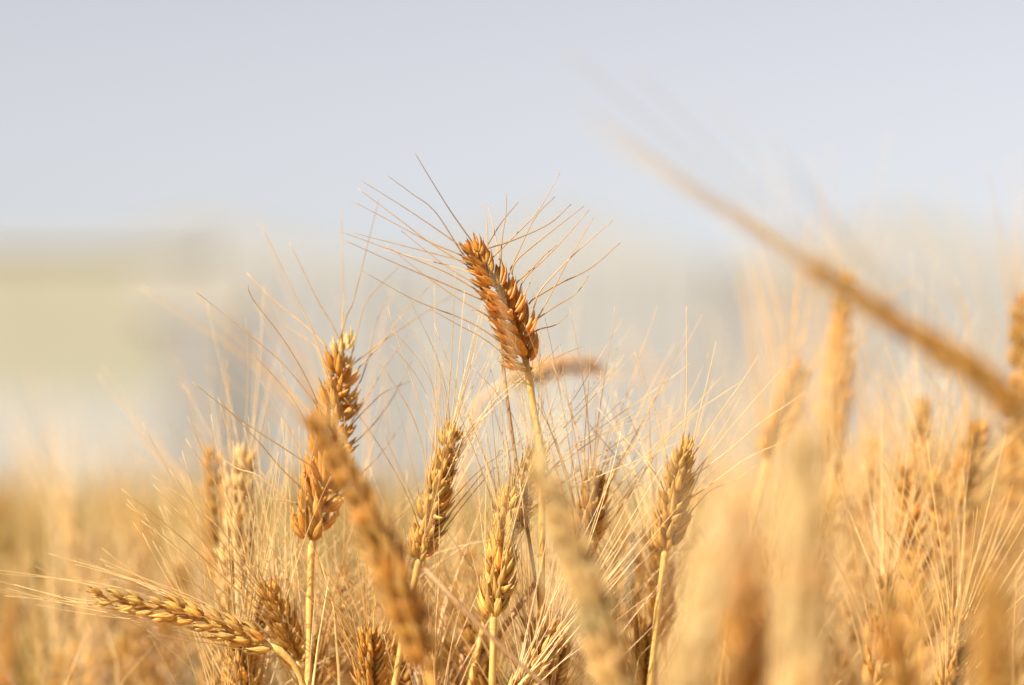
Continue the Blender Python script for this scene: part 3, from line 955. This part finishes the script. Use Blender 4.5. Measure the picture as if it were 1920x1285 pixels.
leaf([at(617, 1080, F), at(608, 1140, F), at(596, 1210, F), at(586, 1290, F)] + down(580, F), .0016, 'bright thin dry leaf just right of the large brown ear stem', (1.25, 1.25, 1.2))
leaf([at(592, 1100, F + .012), at(590, 1160, F + .012), at(582, 1230, F + .012), at(578, 1300, F + .012)] + down(575, F + .012), .0012, 'narrow pale dry leaf hugging the large brown ear stem', (1.2, 1.15, 1.05))
leaf([at(632, 1060, F + .06), at(622, 1140, F + .06), at(606, 1290, F + .06)] + down(600, F + .06), .0022, 'soft pale dry leaf behind the bright thin leaf', (1.1, 1.05, 1.0))
leaf([at(166, 1180, F - .08), at(135, 1230, F - .08), at(118, 1290, F - .08)] + down(112, F - .08), .0016, 'blurred pale dry leaf upright below the nodding ear tip', (1.1, 1.05, .95))
leaf([at(305, 1190, F + .08), at(260, 1245, F + .08), at(225, 1300, F + .08)] + down(210, F + .08), .0018, 'blurred pale dry leaf slanting below the nodding ear', (1.1, 1.05, .95))
leaf([at(1590, 955, F + .04), at(1612, 1010, F + .04), at(1640, 1080, F + .045), at(1670, 1200, F + .05)] + down(1690, F + .05), .0016, 'thin pale dry leaf curving left of the pinkish ear', (1.2, 1.15, 1.05))
leaf([at(815, 930, F + .05), at(806, 1000, F + .05), at(792, 1090, F + .05), at(786, 1290, F + .05)] + down(785, F + .05), .0018, 'pale dry leaf upright in front of the leaning golden ear base', (1.1, 1.05, 1.0))

random.seed(63)
for k in range(16):
    px = 40 + 1900 * (k + .5) / 16 + random.gauss(0, 25)
    d = F + (random.uniform(.0, .22) if px > 480 else random.uniform(.12, .35))
    py = random.uniform(1040, 1200) if px < 1350 else random.uniform(930, 1150)
    dx = random.choice((-1, 1)) * random.uniform(10, 90)
    pts = [at(px + dx, py + random.uniform(-10, 40), d), at(px + dx * .55, py + 40, d + .01), at(px + dx * .2, py + 110, d), at(px, py + 230, d)] + down(px, d)
    tn_ = random.choice(((1.15, 1.15, 1.15), (1.05, 1.0, .9), (.95, .85, .65)))
    leaf(pts, random.uniform(.0011, .0022), f"{'whitish' if tn_[2] > 1 else 'straw yellow' if tn_[2] > .8 else 'tan'} dry leaf curling {'steeply ' if abs(dx) < 40 else ''}{'right' if dx > 0 else 'left'} {land(px)}", tn_)

# ------------------------------------------------------------------ individual stalks of the field behind


def proto(seed):
    """A lighter whole plant for the field behind: ear, awns and stem meshes standing at the origin, 0.8 m tall."""
    random.seed(seed)
    lean = random.uniform(0.05, 0.55)
    H = 0.72
    spts = [Vector((0, 0, -.01)), Vector((0.0, 0, .3)), Vector((0.02 * lean, 0, .55)), Vector((.12 * lean * .4, 0, H))]
    base = spts[-1]
    ax = Vector((math.sin(lean), 0, math.cos(lean)))
    spts[-1] = base
    tip = base + ax * random.uniform(.07, .088)
    v, f = [], []
    tube_geo(spline(spts, 10), [.0017 - .0004 * i / 9 for i in range(10)], 5, v, f)
    stem = new_mesh('stem', v, f, M_STEM)
    n = 16
    fr = ear_frames(base, tip, ax.cross(Vector((0, 1, 0))) * random.uniform(-.004, .004), random.uniform(0, 3.1), n)
    v, f, av, af = [], [], [], []
    for i in range(n):
        p, x, y, z = fr[i]
        xo = x * (1 if i % 2 else -1)
        yo = z.cross(xo)
        Mx = Matrix(((xo.x, yo.x, z.x, p.x), (xo.y, yo.y, z.y, p.y), (xo.z, yo.z, z.z, p.z), (0, 0, 0, 1))) @ tr(.0011, 0, 0) @ ry(R(25))
        for k in (-1, 1):
            hm = Mx @ tr(.0006, k * .0014, .0004) @ rx(-k * R(20)) @ rz(k * R(55))
            seed_geo(.0102, .0040, .0034, v, f, hm, 4, 5)
            if random.random() < .8:
                o = Mx @ Vector((.001, k * .004, .0095))
                dr = (Mx.to_3x3() @ Vector((random.uniform(-.1, .35), k * random.uniform(.1, .6), 1))).normalized()
                bend = Vector((random.gauss(0, .1), random.gauss(0, .1), random.gauss(.05, .1)))
                L = random.uniform(.04, .065)
                tube_geo([o, o + dr * L * .5, o + (dr + bend).normalized() * L], [.0003, .00022, .0001], 3, av, af)
    return stem, new_mesh('ear', v, f, M_HUSK), new_mesh('awns', av, af, M_AWN), (base + tip) * .5, tip


PROTOS = [proto(100 + k) for k in range(9)]
random.seed(5)


def skyline(px):
    """Highest photo row (y) the anonymous ears may reach at column px, read off the photograph."""
    xs = [-200, 0, 300, 480, 620, 900, 1200, 1330, 1480, 1650, 1920, 2100]
    ys = [975, 975, 1010, 975, 1000, 1030, 1010, 980, 860, 790, 740, 720]
    return float(np.interp(px, xs, ys))


count = 0
tries = 0
while count < 195 and tries < 6000:
    tries += 1
    u = random.random()
    d = F + 0.10 + (3.1 - F) * u ** 0.8
    px = random.uniform(-130, 2050)
    y0 = skyline(px)
    tip_y = y0 + abs(random.gauss(0, 1)) * 130 * (1.5 / d) + random.uniform(0, 60)
    if d > 1.7:
        tip_y = max(tip_y, 905 + 5333 * random.uniform(0.0, .12) / d - (120 if px > 1450 else 0))
    if tip_y > 1400:
        continue
    st, er, aw, mid, tp = random.choice(PROTOS)
    target = at(px, tip_y, d)
    s = target.z / tp.z
    if not 0.7 < s < 1.35:
        continue
    a = random.uniform(0, 2 * math.pi)
    off = Vector((tp.x * math.cos(a) - tp.y * math.sin(a), tp.x * math.sin(a) + tp.y * math.cos(a), 0))
    root = empty('wheat_stalk', (target.x - off.x, target.y - off.y, 0))
    root.rotation_euler = (0, 0, a)
    root.scale = (1, 1, s)
    zone = land(px)
    b = random.gauss(.90 if px > 450 else .76, .09)
    tn = (b * 1.03, b * random.gauss(.98, .04), b * random.gauss(.98, .17))
    tag(root, describe(tn, off.x * 1200, 0, f"{'far' if d > 2.0 else 'blurred'} crowd stalk, {zone}"), 'wheat stalk', 'crowd of blurred stalks behind')
    link('stem', st, root, color=tn)
    link('ear', er, root, color=tn)
    o = link('awns', aw, root, color=tn)
    o['kind'] = 'stuff'
    count += 1


# ------------------------------------------------------------------ the rest of the field: one mass nobody could count
def low_plant(seed):
    random.seed(seed)
    v, f = [], []
    lean = random.uniform(0.05, .7)
    H = 0.70
    base = Vector((.05 * lean, 0, H))
    ax = Vector((math.sin(lean), 0, math.cos(lean)))
    tube_geo([Vector((0, 0, 0)), Vector((0, 0, .4)), base], [.0018, .0017, .0013], 3, v, f, False)
    for i in range(8):
        p = base + ax * (i * .0095)
        xo = Vector((math.cos(i * 2.6), math.sin(i * 2.6), 0)) * .0035
        q = p + xo
        b = len(v)
        r = .0045
        e1, e2 = ax.orthogonal().normalized() * r, ax.cross(ax.orthogonal().normalized()) * r
        v += [q - ax * .004, q + e1, q + e2, q - e1, q - e2, q + ax * .010 + xo * .5]
        f += [(b, b + 2, b + 1), (b, b + 3, b + 2), (b, b + 4, b + 3), (b, b + 1, b + 4), (b + 5, b + 1, b + 2), (b + 5, b + 2, b + 3), (b + 5, b + 3, b + 4), (b + 5, b + 4, b + 1)]
        for k in range(2):
            dr = (ax + Vector((random.gauss(0, .35), random.gauss(0, .35), .2))).normalized()
            b = len(v)
            o = q + ax * .008
            v += [o + Vector((.0004, 0, 0)), o + Vector((-.0002, .00035, 0)), o + Vector((-.0002, -.00035, 0)), o + dr * .058]
            f += [(b, b + 1, b + 3), (b + 1, b + 2, b + 3), (b + 2, b, b + 3)]
    tri = []
    for q in f:
        for k in range(1, len(q) - 1):
            tri.append((q[0], q[k], q[k + 1]))
    return np.array([tuple(p) for p in v], dtype=np.float64), np.array(tri, dtype=np.int64)


LOW = [low_plant(300 + k) for k in range(6)]
NV, VT, off = [], [], 0
N_FIELD = 12500
for k in range(N_FIELD):
    u = rng.random()
    d = 1.75 + 33.0 * u ** 2.1
    half = 0.5 * W_PX / F_PX * d * 1.35 + 0.25
    x = rng.uniform(-half, half)
    vv, ff = LOW[rng.integers(0, 6)]
    a = rng.uniform(0, 2 * math.pi)
    c, s = math.cos(a), math.sin(a)
    hz = (CAM_H - 0.07 + rng.normal(0, .024)) / 0.775
    if x > 0.09 * d and d < 6:
        hz *= 1.03
    w = 1 + 0.02 * max(0, d - 5)
    q = np.empty_like(vv)
    q[:, 0] = (vv[:, 0] * c - vv[:, 1] * s) * w + x
    q[:, 1] = (vv[:, 0] * s + vv[:, 1] * c) * w + d
    q[:, 2] = vv[:, 2] * hz
    NV.append(q)
    VT.append(ff + off)
    off += len(vv)
NV, VT = np.concatenate(NV), np.concatenate(VT)
me = bpy.data.meshes.new('wheat_field')
me.vertices.add(len(NV))
me.vertices.foreach_set('co', NV.ravel())
me.loops.add(VT.size)
me.loops.foreach_set('vertex_index', VT.ravel().astype(np.int32))
me.polygons.add(len(VT))
me.polygons.foreach_set('loop_start', np.arange(0, VT.size, 3, dtype=np.int32))
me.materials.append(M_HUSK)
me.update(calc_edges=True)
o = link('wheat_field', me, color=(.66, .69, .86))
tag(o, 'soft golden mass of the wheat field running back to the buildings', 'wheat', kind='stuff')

# things that nothing but their place sets apart say so
from collections import defaultdict
same = defaultdict(list)
bpy.context.view_layer.update()
for ob in scene.objects:
    if ob.parent is None and ob.get('category') and ob.get('label'):
        same[ob['label']].append(ob)
RANK = {2: ['left-hand', 'right-hand'], 3: ['leftmost', 'middle', 'rightmost']}
for lab, obs in same.items():
    if len(obs) > 1:
        obs.sort(key=lambda q: to_px(q.matrix_world.translation + Vector((0, 0, .8)))[0])
        n_ = len(obs)
        names = RANK.get(n_) or ['leftmost'] + ['%s from left' % w for w in ('second', 'third', 'fourth', 'fifth', 'sixth', 'seventh', 'eighth', 'ninth')[:n_ - 2]] + ['rightmost']
        for ob, w in zip(obs, names):
            ob['label'] = (w + ' ' + lab)
